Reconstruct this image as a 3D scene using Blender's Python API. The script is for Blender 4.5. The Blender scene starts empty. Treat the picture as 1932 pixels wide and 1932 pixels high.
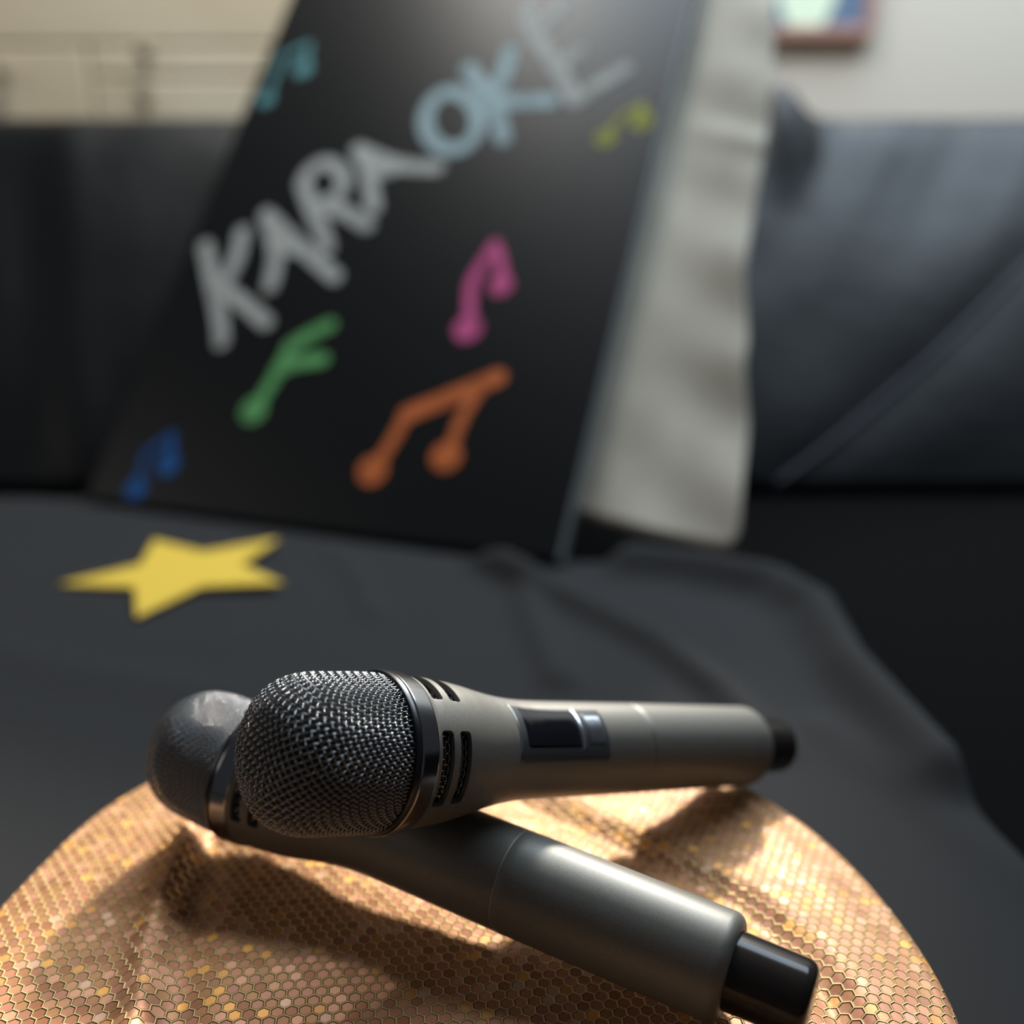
import bpy, bmesh, math, random
import numpy as np
from mathutils import Vector, Matrix
random.seed(7)
SC = bpy.context.scene
COL = SC.collection
MM = 0.001

# ------------------------------------------------------------------ camera, light, exposure
PITCH = math.radians(17)
cam_d = bpy.data.cameras.new('camera'); cam = bpy.data.objects.new('camera', cam_d); COL.objects.link(cam)
cam.location = (0, 0, 0.253); cam.rotation_euler = (math.pi/2 - PITCH, 0, 0)
cam_d.sensor_width = 36; cam_d.lens = 36*1937/1932; cam_d.clip_start = 0.01; cam_d.clip_end = 50
cam_d.dof.use_dof = True; cam_d.dof.focus_distance = 0.334; cam_d.dof.aperture_fstop = 3.5
SC.camera = cam
SC.view_settings.view_transform = 'Standard'; SC.view_settings.look = 'None'
SC.view_settings.exposure = 0.15; SC.view_settings.gamma = 1.0; SC.view_settings.use_curve_mapping = False

world = bpy.data.worlds.new('room_light'); SC.world = world; world.use_nodes = True
wb = world.node_tree.nodes['Background']; wb.inputs[0].default_value = (0.80, 0.86, 1.0, 1); wb.inputs[1].default_value = 0.055

def aim(o, d):
    o.rotation_euler = Vector(d).to_track_quat('-Z', 'Y').to_euler()
SUN_TO = Vector((0.25, 0.80, 0.54)).normalized()
sd = bpy.data.lights.new('sun', 'SUN'); sun = bpy.data.objects.new('sun', sd); COL.objects.link(sun)
sd.energy = 5.4; sd.angle = math.radians(5); sd.color = (1.0, 0.93, 0.82); aim(sun, -SUN_TO)
def area(name, loc, target, sx, sy, e, col):
    d = bpy.data.lights.new(name, 'AREA'); o = bpy.data.objects.new(name, d); COL.objects.link(o)
    d.shape = 'RECTANGLE'; d.size = sx; d.size_y = sy; d.energy = e; d.color = col
    o.location = loc; aim(o, Vector(target) - Vector(loc)); return o
area('overhead_fill', (0.80, 1.70, 2.0), (0.79, 1.66, 0), 2.3, 1.2, 88, (0.72, 0.86, 1.0))  # added overhead fill: glare for the board top, light for the walls
area('window_daylight', (0.42, 2.42, 1.49), (0.15, 0.9, 0.1), .75, .70, 12, (0.92, 0.96, 1.0))
area('wall_fill', (-.40, 1.55, 1.75), (-.65, 2.3, .45), .3, .3, 12, (1.0, .95, .86))  # added lamp above the view to brighten the wall and chest at left
area('side_fill', (-2.6, 0.3, 1.2), (0, 0.6, 0.1), 1.2, 1.2, 6, (1.0, 0.93, 0.85))  # added soft fill from the left; no window stands there

# ------------------------------------------------------------------ helpers
def tag(o, label=None, cat=None, group=None, kind=None):
    if label: o['label'] = label
    if cat: o['category'] = cat
    if group: o['group'] = group
    if kind: o['kind'] = kind
    return o
def empty(name, loc=(0,0,0), mat=None):
    o = bpy.data.objects.new(name, None); COL.objects.link(o); o.empty_display_size = 0.02
    if mat is not None: o.matrix_world = mat
    else: o.location = loc
    return o
def obj(name, verts, faces, mat, parent=None, smooth=True, angle=None):
    me = bpy.data.meshes.new(name); me.from_pydata([tuple(v) for v in verts], [], faces); me.validate(); me.update()
    bm = bmesh.new(); bm.from_mesh(me); bmesh.ops.recalc_face_normals(bm, faces=bm.faces); bm.to_mesh(me); bm.free()
    if smooth:
        me.polygons.foreach_set('use_smooth', [True]*len(me.polygons))
        if angle: me.set_sharp_from_angle(angle=math.radians(angle))
    me.materials.append(mat)
    o = bpy.data.objects.new(name, me); COL.objects.link(o)
    if parent: o.parent = parent
    return o
def lathe(prof, n=96, closed=False):
    """prof: list of (axial x, radius); revolve around local X."""
    V = []; F = []
    for (x, r) in prof:
        for k in range(n):
            a = 2*math.pi*k/n; V.append((x*MM, r*math.cos(a)*MM, r*math.sin(a)*MM))
    m = len(prof)
    for i in range(m - (0 if closed else 1)):
        j = (i+1) % m
        for k in range(n):
            l = (k+1) % n; F.append((i*n+k, i*n+l, j*n+l, j*n+k))
    return V, F
def box(cx, cy, cz, sx, sy, sz, M=None):
    V = [(cx+a*sx/2, cy+b*sy/2, cz+c*sz/2) for a in (-1,1) for b in (-1,1) for c in (-1,1)]
    if M is not None: V = [tuple(M @ Vector(v)) for v in V]
    F = [(0,1,3,2),(4,6,7,5),(0,4,5,1),(2,3,7,6),(0,2,6,4),(1,5,7,3)]
    return V, F
def bevel(o, w, seg=3):
    m = o.modifiers.new('bevel', 'BEVEL'); m.width = w; m.segments = seg; m.limit_method = 'ANGLE'
    return o
def smoothstep(e0, e1, x):
    t = np.clip((x-e0)/(e1-e0), 0, 1); return t*t*(3-2*t)
def seg_dist(X, Y, pts):
    d = np.full(np.shape(X), 1e9); sgn = np.zeros(np.shape(X))
    for (x0, y0), (x1, y1) in zip(pts[:-1], pts[1:]):
        dx, dy = x1-x0, y1-y0; L = dx*dx+dy*dy
        t = np.clip(((X-x0)*dx+(Y-y0)*dy)/L, 0, 1)
        q = np.hypot(X-x0-t*dx, Y-y0-t*dy); s = np.sign((X-x0)*dy-(Y-y0)*dx)
        sgn = np.where(q < d, s, sgn); d = np.minimum(d, q)
    return d, sgn
def noise2(X, Y, seed, scale):
    r = np.random.RandomState(seed); Z = 0
    for i in range(7):
        a = r.uniform(0, 2*np.pi); f = r.uniform(.6, 1.8)/scale; ph = r.uniform(0, 6.28)
        Z = Z + np.sin((X*np.cos(a)+Y*np.sin(a))*f*6.28 + ph + 1.3*np.sin((X*np.sin(a)-Y*np.cos(a))*f*3.1+ph))
    return Z/7
def grid_faces(nu, nv, off=0, close_u=False):
    F = []
    for i in range(nu - (0 if close_u else 1)):
        for j in range(nv-1):
            i2 = (i+1) % nu
            F.append((off+i*nv+j, off+i2*nv+j, off+i2*nv+j+1, off+i*nv+j+1))
    return F

# ------------------------------------------------------------------ materials
def pbr(name, col, rough=.5, metal=0., spec=None, coat=0., coat_rough=.1, sheen=0.):
    m = bpy.data.materials.new(name); m.use_nodes = True; b = m.node_tree.nodes['Principled BSDF']
    b.inputs['Base Color'].default_value = (*col, 1); b.inputs['Roughness'].default_value = rough
    b.inputs['Metallic'].default_value = metal
    if spec is not None: b.inputs['Specular IOR Level'].default_value = spec
    b.inputs['Coat Weight'].default_value = coat; b.inputs['Coat Roughness'].default_value = coat_rough
    b.inputs['Sheen Weight'].default_value = sheen
    return m
def nd(m, t, **k):
    n = m.node_tree.nodes.new(t)
    for a, v in k.items(): setattr(n, a, v)
    return n
def lk(m, a, b): m.node_tree.links.new(a, b)
def bsdf(m): return m.node_tree.nodes['Principled BSDF']
def add_noise_bump(m, scale, strength, dist=0.0005, detail=3, coord='Object'):
    tc = nd(m, 'ShaderNodeTexCoord'); no = nd(m, 'ShaderNodeTexNoise'); bu = nd(m, 'ShaderNodeBump')
    no.inputs['Scale'].default_value = scale; no.inputs['Detail'].default_value = detail
    bu.inputs['Strength'].default_value = strength; bu.inputs['Distance'].default_value = dist
    lk(m, tc.outputs[coord], no.inputs['Vector']); lk(m, no.outputs['Fac'], bu.inputs['Height']); lk(m, bu.outputs['Normal'], bsdf(m).inputs['Normal'])
    return no
def add_color_noise(m, scale, c1, c2, lo=.35, hi=.65, detail=3):
    tc = nd(m, 'ShaderNodeTexCoord'); no = nd(m, 'ShaderNodeTexNoise'); cr = nd(m, 'ShaderNodeValToRGB')
    no.inputs['Scale'].default_value = scale; no.inputs['Detail'].default_value = detail
    cr.color_ramp.elements[0].position = lo; cr.color_ramp.elements[1].position = hi
    cr.color_ramp.elements[0].color = (*c1, 1); cr.color_ramp.elements[1].color = (*c2, 1)
    lk(m, tc.outputs['Object'], no.inputs['Vector']); lk(m, no.outputs['Fac'], cr.inputs['Fac']); lk(m, cr.outputs['Color'], bsdf(m).inputs['Base Color'])

M_body = pbr('grey_metallic_paint', (.30, .29, .265), .46, .28, spec=.28)
add_color_noise(M_body, 2600, (.115, .11, .096), (.165, .158, .138), .3, .7, 2)
M_band = pbr('polished_dark_chrome', (.30, .30, .31), .17, 1.0)
M_rim = pbr('black_rubber_rim', (.006, .006, .007), .3)
M_wire = pbr('steel_wire', (.33, .33, .33), .15, 1.0)
M_foam = pbr('black_foam', (.006, .006, .006), .95)
M_black_gloss = pbr('glossy_black_plastic', (.018, .015, .013), .16, 0, spec=.22)
M_frame = pbr('dark_grey_plastic', (.06, .063, .068), .28, .3)
M_screen = pbr('black_display_glass', (.003, .003, .006), .06, 0, coat=.3, coat_rough=.03)
M_bezel = pbr('silver_trim', (.62, .64, .66), .22, 1.0)
M_seam = pbr('dark_seam', (.30, .28, .25), .5, .5)
M_leather = pbr('black_leather', (.0022, .0027, .0032), .47, 0, spec=.22)
add_noise_bump(M_leather, 9, .25, .012, 2)
M_seat = pbr('shaded_black_leather', (.0012, .0012, .0013), .8, 0, spec=.03)  # darker, duller copy of the leather: deep shade on the seat put into colour
M_pipe = pbr('leather_piping', (.06, .06, .068), .8, spec=.2)
M_blanket = pbr('charcoal_fabric', (.0205, .0200, .0200), .92, 0, spec=.2, sheen=.0)
add_noise_bump(M_blanket, 900, .35, .0006, 2)
M_board = pbr('chalkboard_black', (.0035, .004, .0045), .38, 0, spec=.26)
M_board_edge = pbr('board_edge', (.12, .14, .14), .5)
M_star = pbr('yellow_card', (.66, .43, .03), .7)
M_linen = pbr('beige_linen', (.44, .40, .32), .9)
add_color_noise(M_linen, 14, (.40, .365, .29), (.50, .455, .37))
M_wall = pbr('beige_wall', (.66, .59, .49), .85)
M_cream = pbr('cream_painted_wood', (.60, .50, .34), .6)
add_color_noise(M_cream, 3, (.74, .62, .43), (.82, .72, .54))
M_knob = pbr('brown_knob', (.22, .17, .11), .5)
M_redwood = pbr('reddish_frame', (.42, .22, .17), .5)
M_bluepaint = pbr('slate_blue_print', (.13, .19, .28), .6)
M_palegreen = pbr('pale_green_patch', (.80, .92, .68), .5)  # bright pale green patch set on the blue picture
M_floor = pbr('oak_floor', (.28, .19, .12), .5)

# honeycomb foil
def hexmat():
    m = bpy.data.materials.new('gold_honeycomb_foil'); m.use_nodes = True
    nt = m.node_tree; b = bsdf(m)
    def vm(op, a, c=None, s=None):
        n = nd(m, 'ShaderNodeVectorMath', operation=op)
        for i, v in enumerate((a, c)):
            if v is None: continue
            if isinstance(v, tuple): n.inputs[i].default_value = v
            else: lk(m, v, n.inputs[i])
        if s is not None:
            if isinstance(s, (int, float)): n.inputs['Scale'].default_value = s
            else: lk(m, s, n.inputs['Scale'])
        return n.outputs['Value'] if op in ('DOT_PRODUCT', 'LENGTH') else n.outputs['Vector']
    def ma(op, a, c=None, clamp=False):
        n = nd(m, 'ShaderNodeMath', operation=op, use_clamp=clamp)
        for i, v in enumerate((a, c)):
            if v is None: continue
            if isinstance(v, (int, float)): n.inputs[i].default_value = v
            else: lk(m, v, n.inputs[i])
        return n.outputs[0]
    uv = nd(m, 'ShaderNodeUVMap', uv_map='UVMap').outputs['UV']
    mp = nd(m, 'ShaderNodeMapping'); mp.inputs['Rotation'].default_value = (0, 0, math.radians(-6)); mp.inputs['Scale'].default_value = (1/.00452,)*3
    lk(m, uv, mp.inputs['Vector']); P = mp.outputs['Vector']
    P = vm('MULTIPLY', P, (1, 1, 0))
    r = (1.0, 1.7320508, 1.0); h = (.5, .8660254, 0)
    def cell(Pv):
        n = nd(m, 'ShaderNodeVectorMath', operation='WRAP')
        lk(m, Pv, n.inputs[0]); n.inputs[1].default_value = (.5, .8660254, .5); n.inputs[2].default_value = (-.5, -.8660254, -.5)
        return n.outputs['Vector']
    A = vm('MULTIPLY', cell(P), (1, 1, 0)); B = vm('MULTIPLY', cell(vm('SUBTRACT', P, h)), (1, 1, 0))
    la, lb = vm('LENGTH', A), vm('LENGTH', B)
    sel = ma('LESS_THAN', lb, la)
    mix = nd(m, 'ShaderNodeMix', data_type='VECTOR'); lk(m, sel, mix.inputs['Factor']); lk(m, A, mix.inputs[4]); lk(m, B, mix.inputs[5])
    G = mix.outputs[1]
    ID = vm('SUBTRACT', P, G)
    ab = vm('ABSOLUTE', G)
    d1 = vm('DOT_PRODUCT', ab, (.5, .8660254, 0))
    sx = nd(m, 'ShaderNodeSeparateXYZ'); lk(m, ab, sx.inputs[0])
    edge = ma('SUBTRACT', .5, ma('MAXIMUM', d1, sx.outputs['X']))      # 0 at border, .5 centre
    line = nd(m, 'ShaderNodeMapRange', interpolation_type='SMOOTHSTEP'); lk(m, edge, line.inputs['Value'])
    line.inputs['From Min'].default_value = .022; line.inputs['From Max'].default_value = .065; line.inputs['To Min'].default_value = 1; line.inputs['To Max'].default_value = 0
    L = line.outputs['Result']
    # snap the id so that it is constant within a cell
    idr = vm('SNAP', vm('ADD', ID, (.05, .05, 0)), (.1, .1, 1))
    wn = nd(m, 'ShaderNodeTexWhiteNoise', noise_dimensions='3D'); lk(m, idr, wn.inputs['Vector'])
    cr = nd(m, 'ShaderNodeValToRGB'); lk(m, wn.outputs['Value'], cr.inputs['Fac']); e = cr.color_ramp
    e.interpolation = 'CONSTANT'
    pal = [(0, (0.402, 0.16, 0.073)), (0.14, (0.478, 0.209, 0.096)), (0.3, (0.534, 0.224, 0.122)), (0.46, (0.468, 0.217, 0.089)), (0.6, (0.579, 0.266, 0.128)), (0.72, (0.421, 0.184, 0.096)), (0.82, (0.69, 0.322, 0.179)), (0.9, (0.69, 0.305, 0.089)), (0.955, (0.69, 0.386, 0.242)), (0.98, (0.891, 0.401, 0.096))]
    e.elements[0].position = 0; e.elements[0].color = (*pal[0][1], 1); e.elements[1].position = pal[1][0]; e.elements[1].color = (*pal[1][1], 1)
    for p, c in pal[2:]:
        q = e.elements.new(p); q.color = (*c, 1)
    mc = nd(m, 'ShaderNodeMix', data_type='RGBA'); lk(m, L, mc.inputs['Factor']); lk(m, cr.outputs['Color'], mc.inputs[6]); mc.inputs[7].default_value = (.98, .76, .34, 1)
    mm = nd(m, 'ShaderNodeMapRange'); lk(m, L, mm.inputs['Value']); mm.inputs['To Min'].default_value = .22; mm.inputs['To Max'].default_value = .6; lk(m, mm.outputs['Result'], b.inputs['Metallic'])
    lk(m, mc.outputs[2], b.inputs['Base Color'])
    b.inputs['Metallic'].default_value = .22; b.inputs['Roughness'].default_value = .48; b.inputs['Specular IOR Level'].default_value = .3
    # bumps: raised border, fine grating, cell tilt
    bu = nd(m, 'ShaderNodeBump'); bu.inputs['Strength'].default_value = 1.0; bu.inputs['Distance'].default_value = .0010
    hp = nd(m, 'ShaderNodeMapRange', interpolation_type='SMOOTHSTEP'); lk(m, edge, hp.inputs['Value']); hp.inputs['From Min'].default_value = .0; hp.inputs['From Max'].default_value = .13; hp.inputs['To Min'].default_value = 1; hp.inputs['To Max'].default_value = 0
    lk(m, hp.outputs['Result'], bu.inputs['Height'])
    tl = vm('SCALE', vm('SUBTRACT', wn.outputs['Color'], (.5, .5, .5)), s=.09)
    tl2 = vm('MULTIPLY', tl, (1, 1, 0))
    one = ma('SUBTRACT', 1, L); tl3 = vm('SCALE', tl2, s=one)
    nn = vm('NORMALIZE', vm('ADD', bu.outputs['Normal'], tl3))
    lk(m, nn, b.inputs['Normal'])
    return m
M_hex = hexmat()

# ------------------------------------------------------------------ setting
wallY = 2.32
wx0, wx1, wz0, wz1 = .03, .80, 1.12, 1.86
V = []; F = []
for (x0, x1, z0, z1) in ((-3.5, 3.5, -.7, wz0), (-3.5, 3.5, wz1, 2.3), (-3.5, wx0, wz0, wz1), (wx1, 3.5, wz0, wz1)):
    v, f = box((x0+x1)/2, wallY+.05, (z0+z1)/2, x1-x0, .1, z1-z0); o_ = len(V); V += v; F += [tuple(i+o_ for i in q) for q in f]
tag(obj('wall_back', V, F, M_wall, smooth=False), kind='structure')
V = []; F = []
for (x0, x1, z0, z1) in ((wx0, wx1, wz0, wz0+.04), (wx0, wx1, wz1-.04, wz1), (wx0, wx0+.04, wz0, wz1), (wx1-.04, wx1, wz0, wz1)):
    v, f = box((x0+x1)/2, wallY+.05, (z0+z1)/2, x1-x0, .07, z1-z0); o_ = len(V); V += v; F += [tuple(i+o_ for i in q) for q in f]
tag(obj('window_1', V, F, M_cream, smooth=False), kind='structure')
v, f = box(0, 1.0, -.50, 7, 6, .06)
tag(obj('floor', v, f, M_floor, smooth=False), kind='structure')

# ------------------------------------------------------------------ sofa
sofa = empty('sofa', (0, 1.1, -.47)); tag(sofa, 'long black leather sofa behind and under everything else', 'sofa')
def on_sofa(o): o.parent = sofa; o.matrix_parent_inverse = sofa.matrix_world.inverted(); return o
bpy.context.view_layer.update()
def cushion_sheet(x0, x1, nu, prof, bulge, name, seed, extra=None, mat=None):
    """closed padded back cushion: profile (y,z) swept along x with rounded ends"""
    prof = np.array(prof); n = len(prof); V = []
    c = prof.mean(0)
    for i in range(nu):
        t = i/(nu-1); x = x0+(x1-x0)*t
        e = min(t, 1-t)*(x1-x0); s = 1-math.exp(-e/10.)*.004
        for j in range(n):
            q = c+(prof[j]-c)*s
            V.append([x, q[0], q[1]])
    V = np.array(V)
    if extra is not None: V = extra(V)
    F = []
    for i in range(nu-1):
        for j in range(n):
            k = (j+1) % n; F.append((i*n+j, (i+1)*n+j, (i+1)*n+k, i*n+k))
    F.append(tuple(range(n))[::-1]); F.append(tuple((nu-1)*n+j for j in range(n)))
    return on_sofa(obj(name, V*MM, F, mat or M_leather))
# seat block with rounded upper edge
sy0, sy1 = -420, 1110
prof = [(sy1, -62), (sy1, -260), (sy0+10, -260), (sy0-6, -200), (sy0-8, -130), (sy0, -92), (sy0+18, -70), (sy0+50, -62)]
P2 = []
for (a, b_) in zip(prof, prof[1:]+prof[:1]):
    m = max(1, int(math.hypot(a[0]-b_[0], a[1]-b_[1])//60))
    for q in range(m): P2.append((a[0]+(b_[0]-a[0])*q/m, a[1]+(b_[1]-a[1])*q/m))
cushion_sheet(-1300, 1500, 100, P2, 0, 'seat_cushion', 1, None, M_seat)
v, f = box(.1, .42, -.365, 2.84, 1.75, .21); b_ = bevel(on_sofa(obj('seat_base', v, f, M_leather, smooth=False)), .02)
for fx, fy in ((-1.2, -.38), (1.4, -.38), (-1.2, 1.2), (1.4, 1.2)):
    v, f = box(fx, fy, -.4705+.0, .06, .06, .02); on_sofa(obj('foot', v, f, M_black_gloss, smooth=False))
# back cushions: front face follows y = 1075 + .8 (z+60)
def back_prof():
    P = []
    for t in np.linspace(0, 1, 22):
        z = -60+t*372; y = 1087+.8*(z+60) - 10*math.sin(math.pi*t)
        P.append((y, z))
    cy, cz, r = 1087+.8*372+68, -60+372-34, 76
    for a in np.linspace(math.radians(132), math.radians(-20), 12): P.append((cy+r*math.cos(a)*.9, cz+r*math.sin(a)))
    P += [(1500, 100), (1420, -62), (1260, -62), (1150, -62)]
    return P
BP = back_prof()
def wr_left(V):
    x, y, z = V.T
    front = smoothstep(0, 40, z+60)*(y < 1087+.8*(z+60)+40)
    d, s = seg_dist(x, z, [(-570, 345), (-545, 240), (-500, 60), (-470, -60)])
    V[:, 1] += front*(-4*np.exp(-(d/30)**2) + 4*np.exp(-((d-52)/34)**2)*(s > 0))
    V[:, 1] += front*6*noise2(x, z, 3, 260)
    return V
def wr_right(V):
    x, y, z = V.T
    front = smoothstep(0, 40, z+60)*(y < 1087+.8*(z+60)+60)
    top = smoothstep(120, 330, z)
    # raised corner near the cloth
    V[:, 2] += 42*np.exp(-((x-352)/30)**2)*smoothstep(230, 330, z)
    # oblique creases fanning down from the top edge
    u = x - 1.05*(z-340)*-1.0
    for k, (x0, w, a) in enumerate([(430, 22, 6), (500, 18, 5), (585, 26, 6), (680, 20, 4), (760, 26, 6), (880, 30, 6)]):
        d = (x + (340-z)*.75 - x0 - 0*k)
        V[:, 1] += front*top*a*np.exp(-(d/w)**2)*(-1)**k
    # the seam swell (both sides puff, sink at the seam)
    d, s = seg_dist(x, z, [(290, -60), (377, 0), (478, 70), (613, 172), (800, 300)])
    V[:, 1] += front*(3*np.exp(-(d/12)**2) - 4*np.exp(-((d-50)/45)**2))
    V[:, 1] += front*5*noise2(x, z, 5, 300)
    return V
cushion_sheet(-1300, 263, 170, BP, 0, 'back_cushion', 2, wr_left)
cushion_sheet(256, 1500, 170, BP, 0, 'back_cushion', 2, wr_right)
# piping along the diagonal seam, lying on the cushion face
def tube(pts, r, n=8, caps=True):
    V = []; F = []; P = [Vector(p) for p in pts]; m = len(P)
    up = None
    for i in range(m):
        t = (P[min(i+1, m-1)]-P[max(i-1, 0)]).normalized()
        a = t.orthogonal().normalized() if up is None else (up - t*up.dot(t)).normalized()
        up = a; c = t.cross(a)
        for k in range(n):
            q = 2*math.pi*k/n; V.append(P[i]+(a*math.cos(q)+c*math.sin(q))*r)
    for i in range(m-1):
        for k in range(n): F.append((i*n+k, i*n+(k+1) % n, (i+1)*n+(k+1) % n, (i+1)*n+k))
    if caps: F.append(tuple(range(n))[::-1]); F.append(tuple((m-1)*n+k for k in range(n)))
    return V, F
pp = []
for t in np.linspace(0, 1, 40):
    x = np.interp(t, [0, .25, .55, 1], [290, 377, 478, 640]); z = np.interp(t, [0, .25, .55, 1], [-52, 2, 70, 192])
    y = 1087+.8*(z+60)-10*math.sin(math.pi*(z+60)/372)+5*float(noise2(np.array([x]), np.array([z]), 5, 300)[0])+1
    pp.append((x*MM, y*MM, z*MM))
v, f = tube(pp, .0042); on_sofa(obj('piping', v, f, M_pipe))
for x_ in (-1395, 1505):
    v, f = box((x_+45)*MM, .45, -.16, .18, 1.72, .52); bevel(on_sofa(obj('armrest', v, f, M_leather, smooth=False)), .05, 5)

# ------------------------------------------------------------------ charcoal throw on the seat
nu, nv = 230, 200
ynear = -380.
xr_y = np.array([-380, 0, 260, 424, 500, 628, 700, 737, 775, 800]); xr_x = np.array([262, 262, 260, 248, 242, 234, 240, 244, 243, 238])
U, W = np.meshgrid(np.linspace(0, 1, nu), np.linspace(0, 1, nv), indexing='ij')
xl = -1150.
# far edge as a function of x
fx = np.array([-1150, -456, -200, 38, 140, 237, 262]); fy = np.array([1072, 1066, 985, 872, 838, 808, 800])
Yn = ynear + 0*U
X = xl + (np.interp(ynear+W*(800-ynear), xr_y, xr_x) - xl)*U
for _ in range(3):
    Yf = np.interp(X, fx, fy)
    Y = ynear + (Yf-ynear)*W
    X = xl + (np.interp(Y, xr_y, xr_x) - xl)*U
Z = -58.5 + 0*X
Z += 1.6*noise2(X, Y, 11, 330)
def ridge(pts, h, w, skew=0):
    d, s = seg_dist(X, Y, pts); return h*np.exp(-(d/w)**2)
Z += ridge([(60, 858), (150, 832), (215, 790), (236, 735), (229, 628), (240, 500)], 24, 19)
Z -= ridge([(30, 850), (120, 815), (190, 755), (212, 690), (205, 610)], 0, 14)
Z += ridge([(-20, 850), (60, 745), (107, 672), (138, 598), (150, 540)], 15, 12)
Z += ridge([(-60, 900), (10, 800), (20, 700), (32, 620)], 10, 12)
Z += ridge([(-175, 910), (-130, 820), (-110, 740)], 5, 10)
Z += ridge([(-420, 700), (-300, 640), (-200, 610)], 3, 22)
Z += ridge([(190, 560), (225, 470), (255, 380)], 4, 16)
Z = np.maximum(Z, -60.2)
dc = np.hypot(X+27, Y-306); Z = np.where(dc < 190, np.minimum(Z, -58.6-1.6*0), Z)
ds_ = np.hypot(X+280.5, Y-825.7); Z = Z + (np.minimum(Z, -58.8)-Z)*smoothstep(150, 105, ds_)
sd_, _ = seg_dist(X, Y, [(-480, 1065), (60, 848)]); Z = Z + (np.minimum(Z, -60.)-Z)*smoothstep(45, 14, sd_)
# settle under board foot and star
Z = np.where(W > .995, np.minimum(Z, -58), Z)
V = np.stack([X.ravel(), Y.ravel(), Z.ravel()], 1)
F = grid_faces(nu, nv)
o = obj('throw_blanket', V*MM, F, M_blanket)
m = o.modifiers.new('thick', 'SOLIDIFY'); m.thickness = .002; m.offset = -1
tag(o, 'charcoal grey cloth with soft folds spread over the sofa seat', 'blanket')

# ------------------------------------------------------------------ round honeycomb cushion
RC = (-27., 306.)
ang = np.array([-180, -150, -120, -90, -60, -30, -13, -4, 5, 17, 29, 36, 60, 100, 125, 141, 146, 151, 158, 170, 180])
rad = np.array([171, 178, 180, 180, 180, 180, 178, 175, 172.5, 171.5, 171.5, 171, 173, 175, 177, 179, 179, 177.5, 173, 168, 171])
def cushion():
    n_a, n_r = 360, 130
    A = np.linspace(-180, 180, n_a, endpoint=False); Rm = np.interp(A, ang, rad)
    ker = np.hanning(31); ker /= ker.sum(); Rm = np.convolve(np.r_[Rm[-15:], Rm, Rm[:15]], ker, 'valid')
    V = []; UVs = []
    th = np.radians(A)
    s = list(np.linspace(0.004, 1, n_r))
    rings = []
    for q in s:
        r = (Rm-6)*q
        x = RC[0]+r*np.cos(th); y = RC[1]+r*np.sin(th)
        z = top(x, y)*smoothstep(1.0, .93, q*np.ones_like(x)) - 2.0*smoothstep(.9, 1.0, q*np.ones_like(x))
        rings.append((x, y, z, r))
    # rounded rim then side wall
    for a in np.linspace(15, 90, 6):
        r = Rm-6+6*math.sin(math.radians(a)); x = RC[0]+r*np.cos(th); y = RC[1]+r*np.sin(th)
        rings.append((x, y, -2-6*(1-math.cos(math.radians(a)))+0*x, Rm-6+6*math.radians(a)))
    for zz in (-15, -24, -34, -44, -50):
        r = Rm; x = RC[0]+r*np.cos(th); y = RC[1]+r*np.sin(th); rings.append((x, y, zz+0*x, Rm+(-8-zz)))
    for (dr, zz) in ((2.5, -54), (8, -56), (60, -56.4), (150, -56.4)):
        r = Rm-dr; x = RC[0]+r*np.cos(th); y = RC[1]+r*np.sin(th); rings.append((x, y, zz+0*x, Rm+48+dr))
    m_ = len(rings)
    V = np.concatenate([np.stack([x, y, z], 1) for x, y, z, r in rings])
    UV = np.concatenate([np.stack([RC[0]+r*np.cos(th), RC[1]+r*np.sin(th)], 1) for x, y, z, r in rings])*MM
    F = []
    for i in range(m_-1):
        for k in range(n_a):
            l = (k+1) % n_a; F.append((i*n_a+k, i*n_a+l, (i+1)*n_a+l, (i+1)*n_a+k))
    F.append(tuple(range(n_a))); F.append(tuple((m_-1)*n_a+k for k in range(n_a))[::-1])
    me = bpy.data.meshes.new('round_cushion'); me.from_pydata([tuple(p) for p in V*MM], [], F); me.update()
    uvl = me.uv_layers.new(name='UVMap'); li = np.zeros(len(me.loops), int); me.loops.foreach_get('vertex_index', li)
    uvl.data.foreach_set('uv', UV[li].ravel())
    bm = bmesh.new(); bm.from_mesh(me); bmesh.ops.recalc_face_normals(bm, faces=bm.faces); bm.to_mesh(me); bm.free()
    me.polygons.foreach_set('use_smooth', [True]*len(me.polygons)); me.materials.append(M_hex)
    o = bpy.data.objects.new('round_cushion', me); COL.objects.link(o); return o
def top(x, y):
    z = 0.8*noise2(x, y, 21, 150)
    d, s = seg_dist(x, y, [(-135, 372), (-133, 355), (-132, 330), (-128, 300), (-121, 272), (-118, 235)])
    z = z + 4.4*np.exp(-(d/6)**2) - 2.2*np.exp(-((d-12)/8)**2)*(s < 0)
    d, s = seg_dist(x, y, [(0, 402), (19, 386), (56, 356), (87, 327), (100, 301), (106, 280), (108, 255)])
    z = z + 1.8*np.exp(-((d-9)/9)**2)*(s < 0) - 3.6*np.exp(-(d/8)**2)
    return z
o = cushion(); tag(o, 'round gold cushion of honeycomb-patterned foil under the two microphones', 'cushion')

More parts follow.
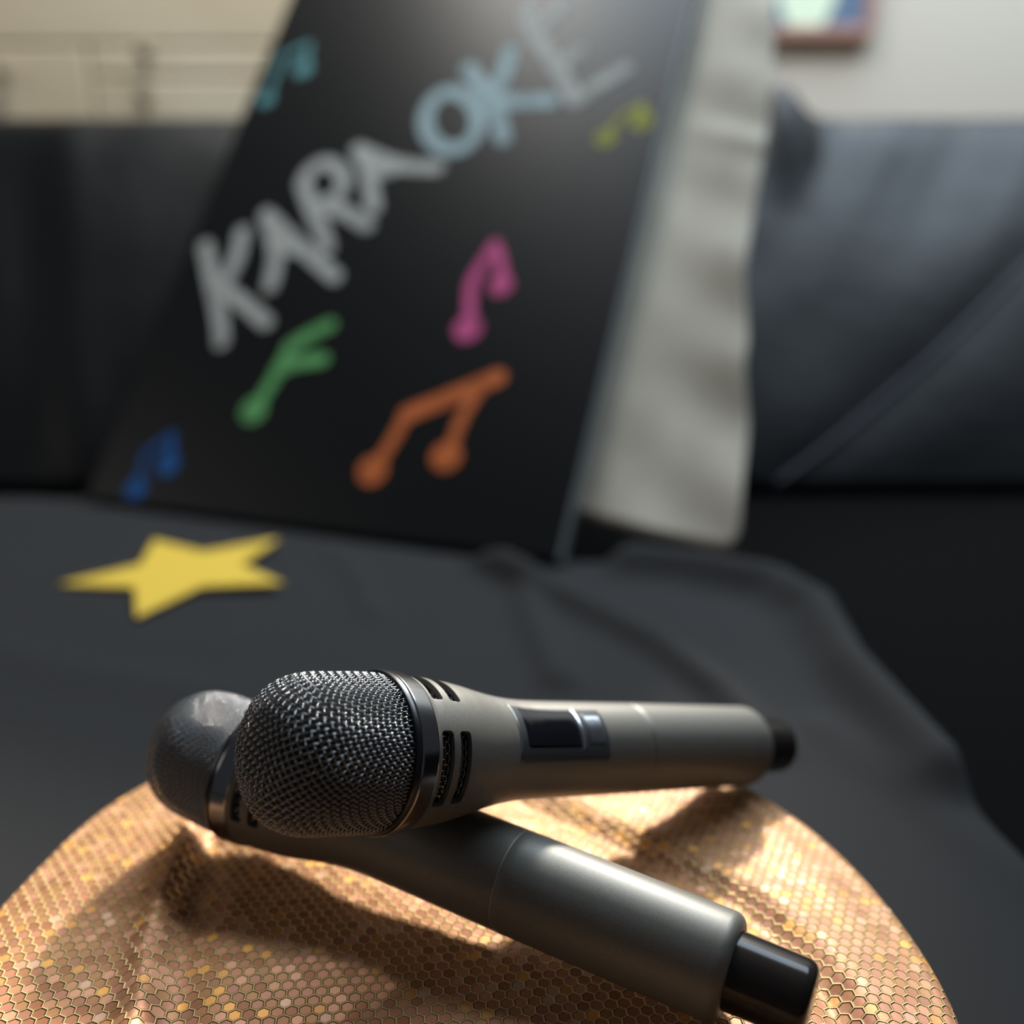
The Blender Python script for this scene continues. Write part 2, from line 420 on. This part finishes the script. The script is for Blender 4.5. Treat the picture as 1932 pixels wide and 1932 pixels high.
# ------------------------------------------------------------------ microphones
NECK = [(5, 26.0), (5.8, 25.6), (10, 25.4), (16, 24.7), (22, 23.9), (28, 22.8), (34, 21.4), (40, 20.1), (46, 19.1), (52, 18.4), (58, 18.05), (66, 17.9), (90, 17.85)]
SEAM = 113.
def body_r(s):
    return float(np.interp(s, [p[0] for p in NECK]+[SEAM, 192], [p[1] for p in NECK]+[17.8, 17.3]))
def grille_prof():
    # superellipse dome then slightly barrelled wall; returned from tip to rim as (x, r)
    P = []
    R0 = 25.3; D0 = 24.8; 
    for q in np.linspace(0, math.pi/2, 60):
        c, s_ = math.cos(q), math.sin(q); e = 2/2.7
        P.append((-22.5 - D0*(abs(c)**e), R0*(abs(s_)**e)))
    for x in np.linspace(-21.5, -3, 20): P.append((x, 25.3+.35*math.sin(math.pi*(x+22.5)/24)))
    return np.array(P)
GP = grille_prof()
def grille_mesh(name, rot):
    prof = GP; ds = np.hypot(np.diff(prof[:, 0]), np.diff(prof[:, 1])); s = np.r_[0, np.cumsum(ds)]
    smax = s[-1]; w = 2.18; rw = .215; amp = .40; ns = 5; K = int(smax/w)+1
    tang = np.gradient(prof, s, axis=0); tang /= np.linalg.norm(tang, axis=1)[:, None]
    def surf(u, v, off):
        S = np.hypot(u, v); ph = np.arctan2(v, u)+rot
        x = np.interp(S, s, prof[:, 0]); r = np.interp(S, s, prof[:, 1])
        tx = np.interp(S, s, tang[:, 0]); tr = np.interp(S, s, tang[:, 1])
        nx, nr = -tr, tx    # outward
        x = x+nx*off; r = r+nr*off
        return np.stack([x, r*np.cos(ph), r*np.sin(ph)], 1), np.stack([nx, nr*np.cos(ph), nr*np.sin(ph)], 1)
    Vs = []; Fs = []; off = 0
    for fam in (0, 1):
        for k in range(-K, K+1):
            c = (k+.5)*w
            if abs(c) >= smax-.1: continue
            h = math.sqrt(smax**2-c*c); n = max(4, int(2*h/(w/4)))
            nq = int(h/(w/4)); t = np.arange(-nq, nq+1)*(w/4); n = len(t)
            wob = amp*np.cos(math.pi*(t/w-.5)+math.pi*(k+fam))
            u, v = (c+0*t, t) if fam == 0 else (t, c+0*t)
            P, N = surf(u, v, wob)
            T = np.gradient(P, axis=0); T /= np.linalg.norm(T, axis=1)[:, None]+1e-9
            Bn = np.cross(T, N); Bn /= np.linalg.norm(Bn, axis=1)[:, None]+1e-9; N2 = np.cross(Bn, T)
            q = 2*np.pi*np.arange(ns)/ns
            ringv = P[:, None, :]+rw*(np.cos(q)[None, :, None]*N2[:, None, :]+np.sin(q)[None, :, None]*Bn[:, None, :])
            Vs.append(ringv.reshape(-1, 3))
            i = np.arange(n-1)[:, None]*ns; j = np.arange(ns)[None, :]; j2 = (j+1) % ns
            Fs.append(np.stack([off+i+j, off+i+j2, off+i+ns+j2, off+i+ns+j], 2).reshape(-1, 4)); off += n*ns
    V = np.concatenate(Vs)*MM; F = np.concatenate(Fs)
    me = bpy.data.meshes.new(name); me.vertices.add(len(V)); me.vertices.foreach_set('co', V.ravel())
    me.loops.add(len(F)*4); me.loops.foreach_set('vertex_index', F.ravel()); me.polygons.add(len(F))
    me.polygons.foreach_set('loop_start', np.arange(len(F))*4); me.polygons.foreach_set('loop_total', np.full(len(F), 4))
    me.update(calc_edges=True); me.polygons.foreach_set('use_smooth', [True]*len(F)); me.materials.append(M_wire)
    return me
def patch(s0, s1, a0, a1, d_out, d_in, nx=18, na=24, round_r=0):
    """thin curved slab hugging the body between s0..s1 and angles a0..a1 (deg)"""
    V = []; F = []
    for lay, d in ((0, d_out), (1, d_in)):
        for i in range(nx):
            for j in range(na):
                fs, fa = i/(nx-1), j/(na-1)
                s = s0+(s1-s0)*fs; a = math.radians(a0+(a1-a0)*fa)
                # rounded edge
                e = min(fs, 1-fs)*(s1-s0); e2 = min(fa, 1-fa)*math.radians(abs(a1-a0))*18
                dd = d
                if lay == 0: dd = d_out-(d_out-0)*.35*max(0, 1-min(e, e2)/.5)
                r = body_r(s)+dd; V.append((s*MM, r*math.cos(a)*MM, r*math.sin(a)*MM))
    n = nx*na
    for i in range(nx-1):
        for j in range(na-1):
            a, b, c, d = i*na+j, (i+1)*na+j, (i+1)*na+j+1, i*na+j+1
            F.append((a, b, c, d)); F.append((n+a, n+d, n+c, n+b))
    for i in range(nx-1):
        F.append((i*na, n+i*na, n+(i+1)*na, (i+1)*na)); F.append((i*na+na-1, (i+1)*na+na-1, n+(i+1)*na+na-1, n+i*na+na-1))
    for j in range(na-1):
        F.append((j, j+1, n+j+1, n+j)); q = (nx-1)*na; F.append((q+j, n+q+j, n+q+j+1, q+j+1))
    return V, F
def slot_cutters():
    """eight curved slots (two rows of four) as one cutter mesh"""
    bm = bmesh.new()
    for row, (sc, hw) in enumerate(((9.1, 2.4), (16.8, 2.4))):
        for cdeg in (170, 86, -4, -92):
            half = 29.; n = 26; outline = []
            # stadium-ish outline in (s, arc) with rounded corners
            rr = 1.3; R = 25.; L = math.radians(half)*R
            for (cx, cy, a0) in ((hw-rr, L-rr, 0), (-hw+rr, L-rr, 90), (-hw+rr, -L+rr, 180), (hw-rr, -L+rr, 270)):
                for q in range(6):
                    a = math.radians(a0+q*18); outline.append((cx+rr*math.cos(a), cy+rr*math.sin(a)))
                if a0 == 90 or a0 == 270:
                    sg = 1 if a0 == 90 else -1
                    for q in range(1, n): outline.append((-hw*sg, sg*(L-rr)*(1-2*q/n)))
            vi = []; vo = []
            for (ds, t) in outline:
                a = math.radians(cdeg)+t/R
                for lst, r in ((vi, 21.5), (vo, 29.)):
                    lst.append(bm.verts.new(((sc+ds)*MM, r*math.cos(a)*MM, r*math.sin(a)*MM)))
            m = len(outline)
            for i in range(m):
                j = (i+1) % m; bm.faces.new((vi[i], vi[j], vo[j], vo[i]))
            # bridging caps: pair left/right sides with quads by triangulating the outline in (s,t)
            from mathutils.geometry import tessellate_polygon
            tris = tessellate_polygon([[Vector((p[0], p[1], 0)) for p in outline]])
            for t3 in tris:
                for lst in (vi, vo):
                    try: bm.faces.new([lst[q] for q in t3])
                    except ValueError: pass
    bmesh.ops.recalc_face_normals(bm, faces=bm.faces)
    me = bpy.data.meshes.new('cut'); bm.to_mesh(me); bm.free()
    o = bpy.data.objects.new('cut', me); COL.objects.link(o); return o
def make_body():
    outer = NECK+[(SEAM-.25, 17.8)]
    fine = []
    xs = np.unique(np.r_[np.arange(5, 60, 1.0), np.arange(60, SEAM-.2, 6.), SEAM-.25])
    prof = [(float(x), body_r(float(x))) for x in xs]
    inner = [(float(x), body_r(float(x))-2.0) for x in xs[::-1]]
    V, F = lathe(prof+inner, 144, closed=True)
    o = obj('body', V, F, M_body)
    c = slot_cutters()
    md = o.modifiers.new('cut', 'BOOLEAN'); md.operation = 'DIFFERENCE'; md.object = c; md.solver = 'EXACT'
    bpy.context.view_layer.update(); dg = bpy.context.evaluated_depsgraph_get()
    me = bpy.data.meshes.new_from_object(o.evaluated_get(dg)); o.modifiers.clear(); o.data = me
    me.polygons.foreach_set('use_smooth', [True]*len(me.polygons)); me.set_sharp_from_angle(angle=math.radians(32))
    bpy.data.objects.remove(c); return o
def make_mic(name):
    root = empty(name)
    def P(nm, vf, mat, parent=root, angle=35): return obj(nm, vf[0], vf[1], mat, parent, angle=angle)
    g = bpy.data.objects.new('grille', grille_mesh('grille', math.radians(137))); COL.objects.link(g); g.parent = root
    P('foam_liner', lathe([(x+1.7, max(.01, r-1.7)) for x, r in GP[::3]]), M_foam)
    P('grille_rim', lathe([(-4.6, 25.9), (-4.4, 26.9), (-3.6, 27.2), (-2.6, 27.1), (-2.2, 26.6), (-2.2, 24), (-4.6, 24)], 128, True), M_rim)
    P('collar_band', lathe([(-2.2, 24.5), (-2.2, 26.6), (-1.9, 26.95), (-1.5, 27.05), (1.5, 26.75), (4.4, 26.4), (4.8, 26.2), (5.0, 25.9), (5.0, 24.)], 144, True), M_band, angle=9)
    b = make_body(); b.parent = root
    # inner screen seen through the slots
    V = []; F = []; off = 0
    for k in range(-1, 12):
        s = 5.+k*1.5; r = min(23.0, body_r(max(s, 5))-2.4)
        if s > 21 or s < 4.5: continue
        v, f = tube([(s*MM, (r+.25*math.cos(math.pi*(q/2.+k)))*math.cos(2*math.pi*q/160)*MM, (r+.25*math.cos(math.pi*(q/2.+k)))*math.sin(2*math.pi*q/160)*MM) for q in range(161)], .00022, 4)
        V += v; F += [tuple(i+off for i in ff) for ff in f]; off = len(V)
    for q in range(80):
        a = 2*math.pi*q/80
        pts = [(s*MM, (min(23.0, body_r(max(s, 5))-2.4)+.25*math.cos(math.pi*(s/1.5+q)))*math.cos(a)*MM, (min(23.0, body_r(max(s, 5))-2.4)+.25*math.cos(math.pi*(s/1.5+q)))*math.sin(a)*MM) for s in np.arange(4.6, 21.4, .75)]
        v, f = tube(pts, .00022, 4); V += v; F += [tuple(i+off for i in ff) for ff in f]; off = len(V)
    P('vent_screen', (V, F), M_wire)
    P('inner_core', lathe([(4.2, .1), (4.2, 22), (12, 21.8), (22, 20.0), (24, .1)]), M_foam)
    # rear sleeve
    sl = [(SEAM+.25, 15.5), (SEAM+.25, 17.65), (SEAM+.6, 17.85)]+[(s, 17.85-.5*(s-SEAM)/79) for s in np.linspace(SEAM+4, 188, 20)]
    sl += [(188+4*math.sin(a), 17.38-4+4*math.cos(a)) for a in np.linspace(.2, math.pi/2, 8)]+[(192, 12.2)]
    P('battery_sleeve', lathe(sl, 128), M_body, angle=50)
    P('seam_ring', lathe([(SEAM-.3, 16), (SEAM-.3, 17.62), (SEAM+.3, 17.62), (SEAM+.3, 16)], 96, True), M_seam)
    cp = [(190, 12.5), (191, 12.5)]+[(s, 12.5-.4*(s-191)/25) for s in np.linspace(192, 213, 8)]
    cp += [(213+4*math.sin(a), 12.1-4+4*math.cos(a)) for a in np.linspace(.2, math.pi/2, 8)]+[(217.3, 4), (217.4, .05)]
    P('tail_cap', lathe(cp, 96), M_black_gloss, angle=50)
    dp = P('display_panel', patch(45.5, 89, 103, 169, .28, -.6), M_frame, angle=40)
    P('screen', patch(48, 74.5, 107, 154.5, .42, -.2), M_screen, dp, 40)
    P('trim', patch(75.2, 76.9, 104.5, 158, .55, -.2, 6), M_bezel, dp, 40)
    P('edge_trim', patch(44.6, 45.7, 98, 169, .25, -.4, 5), M_bezel, dp, 40)
    sw = P('power_switch', patch(78.5, 87, 112, 152, .5, -.2), M_frame, dp, 40)
    V = []; F = []; off = 0
    for k in range(7):
        v, f = patch(79.6+k*1.05, 80.1+k*1.05, 116, 148, .85, .2, 4, 14); V += v; F += [tuple(i+off for i in q) for q in f]; off = len(V)
    P('grip_ridges', (V, F), M_bezel, sw, 40)
    return root
def frame(pos, a, roll=0):
    a = Vector(a).normalized(); up = (Vector((0, 0, 1))-a*a.z).normalized(); side = up.cross(a)
    R = Matrix((a, side, up)).transposed().to_4x4()
    return Matrix.Translation(Vector(pos)*MM) @ R @ Matrix.Rotation(math.radians(roll), 4, 'X')
mic = make_mic('microphone')
bpy.context.view_layer.update()
mic.matrix_world = frame((-43.3, 304.1, 76.4), (.7716, .5569, -.3074))
tag(mic, 'grey handheld microphone with steel mesh head and black display, resting on top of the other', 'microphone', 'microphones')
def copy_tree(o, parent=None):
    c = o.copy(); COL.objects.link(c)
    if parent: c.parent = parent; c.matrix_parent_inverse = o.matrix_parent_inverse
    for ch in list(o.children): copy_tree(ch, c)
    return c
mic2 = copy_tree(mic)
mic2.matrix_world = frame((-99.1, 358.1, 33.9), (.8814, -.4661, -.0780), 160)
tag(mic2, 'grey handheld microphone lying crosswise underneath, its plain barrel and black tail cap nearest the camera', 'microphone', 'microphones')

# ------------------------------------------------------------------ yellow star
def prism(pts, z0, z1):
    n = len(pts); V = [(x, y, z0) for x, y in pts]+[(x, y, z1) for x, y in pts]
    F = [tuple(range(n))[::-1], tuple(range(n, 2*n))]+[(i, (i+1) % n, n+(i+1) % n, n+i) for i in range(n)]
    return V, F
pts = []
for k in range(10):
    r = 101 if k % 2 == 0 else 101*.47; a = math.radians(k*36); pts.append((r*math.cos(a)*MM, r*math.sin(a)*MM))
v, f = prism(pts, 0, .0025)
o = obj('paper_star', v, f, M_star, smooth=False); o.location = (-.2805, .8257, -.0535); o.rotation_euler = (0, math.radians(1.7), math.radians(180+14.5)); bevel(o, .0012, 2)
tag(o, 'five-pointed yellow card star lying on the charcoal cloth left of the chalkboard', 'star')

# ------------------------------------------------------------------ chalkboard
BL = Vector((-451.9, 1040.8, -57.)); b = Vector((.9272, -.3745, 0)); u = Vector((.2357, .5835, .7771)); N = Vector((-.2911, -.7206, .6293))
BM = Matrix((b, u, N)).transposed().to_4x4(); BM.translation = BL*MM
board = empty('chalkboard', mat=BM); tag(board, 'black chalkboard lettered KARAOKE with coloured music notes, leaning on the sofa back', 'chalkboard')
bpy.context.view_layer.update()
W_, H_, T_, B0 = 528, 800, 13, 9
v, f = box(W_/2*MM, (B0+H_/2)*MM, -T_/2*MM, W_*MM, H_*MM, T_*MM); bevel(obj('panel', v, f, M_board, board, smooth=False), .0015)
v, f = box((W_+1.5)*MM, (B0+H_/2)*MM, -T_/2*MM, 3*MM, H_*MM, (T_-1)*MM); obj('edge_strip', v, f, M_board_edge, board, smooth=False)
v, f = box((-1.5)*MM, (B0+H_/2)*MM, -T_/2*MM, 3*MM, H_*MM, (T_-1)*MM); obj('edge_strip', v, f, M_board, board, smooth=False)
def chalk(name, col, dens=.9):
    m = pbr(name, col, .9, 0, spec=.15); b_ = bsdf(m)
    tc = nd(m, 'ShaderNodeTexCoord'); no = nd(m, 'ShaderNodeTexNoise'); no.inputs['Scale'].default_value = 55; no.inputs['Detail'].default_value = 4
    cr = nd(m, 'ShaderNodeValToRGB'); cr.color_ramp.elements[0].position = .25; cr.color_ramp.elements[1].position = .6
    cr.color_ramp.elements[0].color = (*[c*dens*.72 for c in col], 1); cr.color_ramp.elements[1].color = (*col, 1)
    lk(m, tc.outputs['Object'], no.inputs['Vector']); lk(m, no.outputs['Fac'], cr.inputs['Fac']); lk(m, cr.outputs['Color'], b_.inputs['Base Color'])
    return m
def ribbon(pts, w, z0, z1, seg=10):
    """rounded-end stroke as flat slab; pts in board mm"""
    P = [Vector(p) for p in pts]
    if len(P) == 1:
        c = P[0]; out = [(c.x+w/2*math.cos(2*math.pi*k/24), c.y+w/2*math.sin(2*math.pi*k/24)) for k in range(24)]
        return prism([(x*MM, y*MM) for x, y in out], z0*MM, z1*MM)
    # smooth the polyline
    Q = []
    n = len(P)
    for i in range(n-1):
        p0 = P[max(i-1, 0)]; p1 = P[i]; p2 = P[i+1]; p3 = P[min(i+2, n-1)]
        for k in range(6):
            t = k/6; Q.append(.5*((2*p1)+(p2-p0)*t+(2*p0-5*p1+4*p2-p3)*t*t+(3*p1-p0-3*p2+p3)*t*t*t))
    Q.append(P[-1])
    L = []; R = []
    for i, q in enumerate(Q):
        t = (Q[min(i+1, len(Q)-1)]-Q[max(i-1, 0)]).normalized(); nn = Vector((-t.y, t.x)); L.append(q+nn*w/2); R.append(q-nn*w/2)
    V = []; F = []
    for z in (z0, z1):
        for l, r in zip(L, R): V.append((l.x*MM, l.y*MM, z*MM)); V.append((r.x*MM, r.y*MM, z*MM))
    m = 2*len(Q)
    for i in range(len(Q)-1):
        a = 2*i; F.append((a, a+2, a+3, a+1)); F.append((m+a, m+a+1, m+a+3, m+a+2)); F.append((a, m+a, m+a+2, a+2)); F.append((a+1, a+3, m+a+3, m+a+1))
    off = len(V)
    for c in (Q[0], Q[-1]):
        v, f = prism([((c.x+w/2*math.cos(2*math.pi*k/20))*MM, (c.y+w/2*math.sin(2*math.pi*k/20))*MM) for k in range(20)], z0*MM, (z1-.02)*MM)
        V += v; F += [tuple(i+off for i in q) for q in f]; off = len(V)
    return V, F
def painted(name, strokes, widths, mat, label=None):
    V = []; F = []; off = 0
    for i, (s, w) in enumerate(zip(strokes, widths)):
        v, f = ribbon(s, w, .05, .55+.06*i); V += v; F += [tuple(k+off for k in q) for q in f]; off = len(V)
    o = obj(name, V, F, mat, board, smooth=False)
    if label: o['label'] = label
    return o
C_white = chalk('white_chalk', (.42, .42, .39)); C_ice = chalk('ice_blue_chalk', (.36, .46, .47))
C_cyan = chalk('teal_chalk', (.12, .30, .31)); C_yel = chalk('yellow_chalk', (.34, .34, .08)); C_pink = chalk('pink_chalk', (.62, .11, .28))
C_green = chalk('green_chalk', (.13, .38, .13)); C_org = chalk('orange_chalk', (.62, .16, .05)); C_blue = chalk('blue_chalk', (.02, .10, .30))
LT = {
'K' : [[(21.3, 330.1), (47.6, 287.1), (79.0, 235.7), (93.1, 205.8)], [(64.7, 350.8), (70.7, 313.0), (66.1, 277.1)], [(67.5, 273.6), (98.3, 258.7), (140.5, 233.3)]] ,
'A' : [[(88.0, 375.5), (110.3, 342.7), (122.9, 314.3), (128.9, 279.4)], [(88.0, 375.5), (133.4, 343.1), (169.5, 319.0), (206.2, 294.4)], [(114.9, 332.0), (145.4, 329.1)]] ,
'R' : [[(121.2, 420.5), (147.1, 383.3), (166.2, 358.0), (184.3, 331.3)], [(122.7, 420.5), (124.4, 437.9), (142.1, 448.4), (167.6, 435.2), (176.0, 416.4), (169.8, 398.0), (152.2, 388.4)], [(155.7, 388.4), (189.6, 379.9), (224.2, 362.3)]] ,
'A2' : [[(178.5, 467.5), (200.3, 438.5), (217.5, 401.6), (225.3, 385.8)], [(178.5, 467.5), (221.3, 449.4), (257.1, 441.5), (286.8, 440.3)], [(206.8, 431.0), (234.4, 439.6)]] ,
'O' : [[(319.2, 504.3), (321.0, 491.9), (319.5, 480.8), (314.7, 472.2), (307.3, 466.7), (297.9, 465.0), (287.2, 467.1), (276.4, 473.1), (266.5, 482.2), (258.4, 493.8), (253.0, 506.6), (250.9, 519.5), (252.3, 531.0), (257.1, 540.0), (264.9, 545.6), (274.7, 547.2), (285.7, 544.7), (296.6, 538.3), (306.4, 528.7), (314.2, 517.0), (319.2, 504.3)]] ,
'K2' : [[(286.7, 581.0), (315.2, 548.4), (335.3, 521.0), (355.8, 478.2)], [(332.0, 603.3), (331.7, 566.7), (328.0, 536.3)], [(329.1, 532.5), (358.4, 529.7), (400.1, 529.4)]] ,
'E' : [[(337.3, 673.4), (346.8, 640.3), (375.1, 602.8), (401.2, 566.7), (426.5, 528.3)], [(349.1, 636.1), (367.9, 646.6), (378.1, 671.4)], [(394.7, 578.4), (413.8, 597.9)], [(426.5, 528.3), (448.8, 549.2), (472.9, 570.1)]] }
for k, mt, lb in (('K', C_white, 'first letter K in white chalk'), ('A', C_white, 'white letter A between K and R'), ('R', C_white, 'white letter R'), ('A2', C_white, 'white letter A before the O'),
              ('O', C_ice, 'pale blue-white letter O'), ('K2', C_ice, 'pale blue-white letter K after the O'), ('E', C_white, 'last letter E in white chalk')):
    painted('letter', LT[k], [18]*len(LT[k]), mt, lb)
NT = {
'cyan' : [[(59.6, 594.2)], [(22.6, 548.3)], [(61.2, 598.4), (55.2, 632.9)], [(24.5, 551.6), (20.8, 611.9)], [(20.2, 613.7), (55.2, 632.9)]] ,
'yellow' : [[(472.1, 476.6)], [(507.2, 497.9)], [(473.1, 480.1), (482.6, 500.9), (500.9, 517.9)], [(506.8, 500.0), (503.2, 517.8)]] ,
'pink' : [[(379.3, 238.0)], [(401.3, 290.6)], [(380.3, 243.0), (369.4, 284.9), (371.3, 304.4), (382.7, 339.4)], [(383.3, 337.5), (394.2, 318.1), (403.7, 292.6)]] ,
'green' : [[(164.8, 126.5)], [(167.0, 132.9), (176.7, 168.6), (182.1, 204.5)], [(182.1, 204.5), (198.1, 218.5), (220.3, 233.4)], [(177.0, 175.0), (196.6, 186.0), (225.4, 192.3)]] ,
'orange' : [[(322.9, 73.9)], [(395.5, 96.2)], [(325.4, 78.8), (335.6, 111.5), (341.2, 137.2)], [(341.2, 137.2), (382.1, 159.5), (425.9, 185.2)], [(410.2, 170.5), (400.6, 137.7), (397.7, 100.3)]] ,
'blue' : [[(57.1, 24.9)], [(85.3, 56.9)], [(58.1, 27.5), (51.5, 65.9)], [(85.4, 60.0), (76.5, 90.4)], [(53.0, 67.3), (77.0, 89.1)]] }
NW = {'cyan': [25, 22, 6, 6, 8], 'yellow': [23, 25, 8, 9], 'pink': [30, 25, 12, 11], 'green': [30, 14, 16, 16], 'orange': [31, 31, 13, 18, 12], 'blue': [25, 27, 6, 8, 6]}
for k, mt in (('cyan', C_cyan), ('yellow', C_yel), ('pink', C_pink), ('green', C_green), ('orange', C_org), ('blue', C_blue)):
    painted('music_note', NT[k], NW[k], mt, {'cyan': 'teal'}.get(k, k)+' music note')

# beige cloth hanging behind the board
right = [(611.7, 727.2), (614.1, 680.4), (628.5, 568.6), (634.6, 471.8), (635.2, 399.9), (639.3, 319.3), (652.9, 255.1), (654.9, 221.1), (666.8, 167.2), (671.8, 115.0), (676.0, 74.8), (666.2, 45.8)]
hs = np.linspace(60, 770, 90); rr = np.array(right)[::-1]
nu, nv = 40, 90; V = []
for i in range(nu):
    for j in range(nv):
        h = hs[j]; xr = np.interp(h, rr[:, 1], rr[:, 0]); x0 = 440.; t = i/(nu-1)
        x = x0+(xr-x0)*t
        hh = h
        if j < 14:                                   # uneven hem
            hem = np.interp(x, [440, 530, 600, 665], [66, 62, 50, 46]); hh = hem+(hs[14]-hem)*j/14
        out = -23.5 - 1.5*math.sin(x*.05+h*.012) - 2.2*math.exp(-((h-500-.35*(x-600))/16)**2)*0
        if x > 534:
            k = (x-534)/130.
            out += k*(3*math.sin(h*.06+x*.03)+3*math.sin(h*.021+1)) + 8*k*math.exp(-((h-505+.3*(x-560))/14)**2)
        V.append((x*MM, hh*MM, out*MM))
cl = obj('beige_cloth', V, grid_faces(nu, nv), M_linen); cl.matrix_world = BM.copy()
md = cl.modifiers.new('thick', 'SOLIDIFY'); md.thickness = .003; md.offset = -1
tag(cl, 'wrinkled beige linen cloth hanging behind the right edge of the chalkboard', 'cloth')

# ------------------------------------------------------------------ background: drawer chest and picture
ch = empty('drawer_chest', (-1.0, 2.1, -.47)); tag(ch, 'cream wooden drawer chest with small brown knobs behind the left of the sofa', 'chest of drawers')
bpy.context.view_layer.update()
def on_ch(o, p=None):
    p = p or ch; o.parent = p; o.matrix_parent_inverse = p.matrix_world.inverted(); return o
X0, X1, YF = -1.75, -.30, 2.0
v, f = box((X0+X1)/2, YF+.16, .13, X1-X0, .30, 1.19); on_ch(bevel(obj('carcass', v, f, M_cream, smooth=False), .004))
def drawer(x0, x1, z0, z1, kn):
    v, f = box((x0+x1)/2, YF, (z0+z1)/2, x1-x0-.002, .012, z1-z0-.002); d = on_ch(bevel(obj('drawer', v, f, M_cream, smooth=False), .006))
    bpy.context.view_layer.update()
    for (kx, kz) in kn:
        prof = [(0, 7), (8, 6), (12, 11), (18, 15), (24, 14), (28, 8), (29, .1)]
        V, F = lathe(prof, 24); V = [(kx+y, YF-.01-x, kz+z) for x, y, z in V]
        k = obj('knob', V, F, M_knob); k.parent = d; k.matrix_parent_inverse = d.matrix_world.inverted()
drawer(-1.60, -.76, .38, .513, [(-.906, .466)])
drawer(-.758, -.31, .4605, .513, [(-.650, .499)])
drawer(-.758, -.31, .38, .4595, [(-.657, .424)])
drawer(-1.60, -.31, .515, .715, [(-1.2, .63)])
drawer(-1.60, -.31, .12, .378, [(-1.2, .22), (-.7, .22)])
drawer(-1.60, -.31, -.12, .11, [(-1.2, 0), (-.7, 0)])

pic = empty('picture_frame', (.63, wallY, .78)); tag(pic, 'framed blue picture with pale green shape hanging on the beige wall at the right', 'picture')
bpy.context.view_layer.update()
def on_p(o): o.parent = pic; o.matrix_parent_inverse = pic.matrix_world.inverted(); return o
px0, px1, pz0, pz1, yb = .36, .72, .590, 1.02, wallY-.012
v, f = box((px0+px1)/2, yb, (pz0+pz1)/2, px1-px0, .016, pz1-pz0); on_p(obj('print', v, f, M_bluepaint, smooth=False))
for (x0, x1, z0, z1) in ((px0-.02, px1+.02, pz0-.022, pz0), (px0-.02, px1+.02, pz1, pz1+.022), (px0-.02, px0, pz0, pz1), (px1, px1+.02, pz0, pz1)):
    v, f = box((x0+x1)/2, wallY-.014, (z0+z1)/2, x1-x0, .028, z1-z0); on_p(bevel(obj('frame_rail', v, f, M_redwood, smooth=False), .003))
pts = [(.60+.058*math.cos(2*math.pi*k/40)*(1+.1*math.sin(3*k*.157)), .64+.062*math.sin(2*math.pi*k/40)) for k in range(40)]
V = [(x, yb-.009, z) for x, z in pts]+[(x, yb-.0085+.001, z) for x, z in pts]
n = 40; F = [tuple(range(n)), tuple(range(n, 2*n))[::-1]]+[(i, (i+1) % n, n+(i+1) % n, n+i) for i in range(n)]
on_p(obj('pale_shape', V, F, M_palegreen, smooth=False))
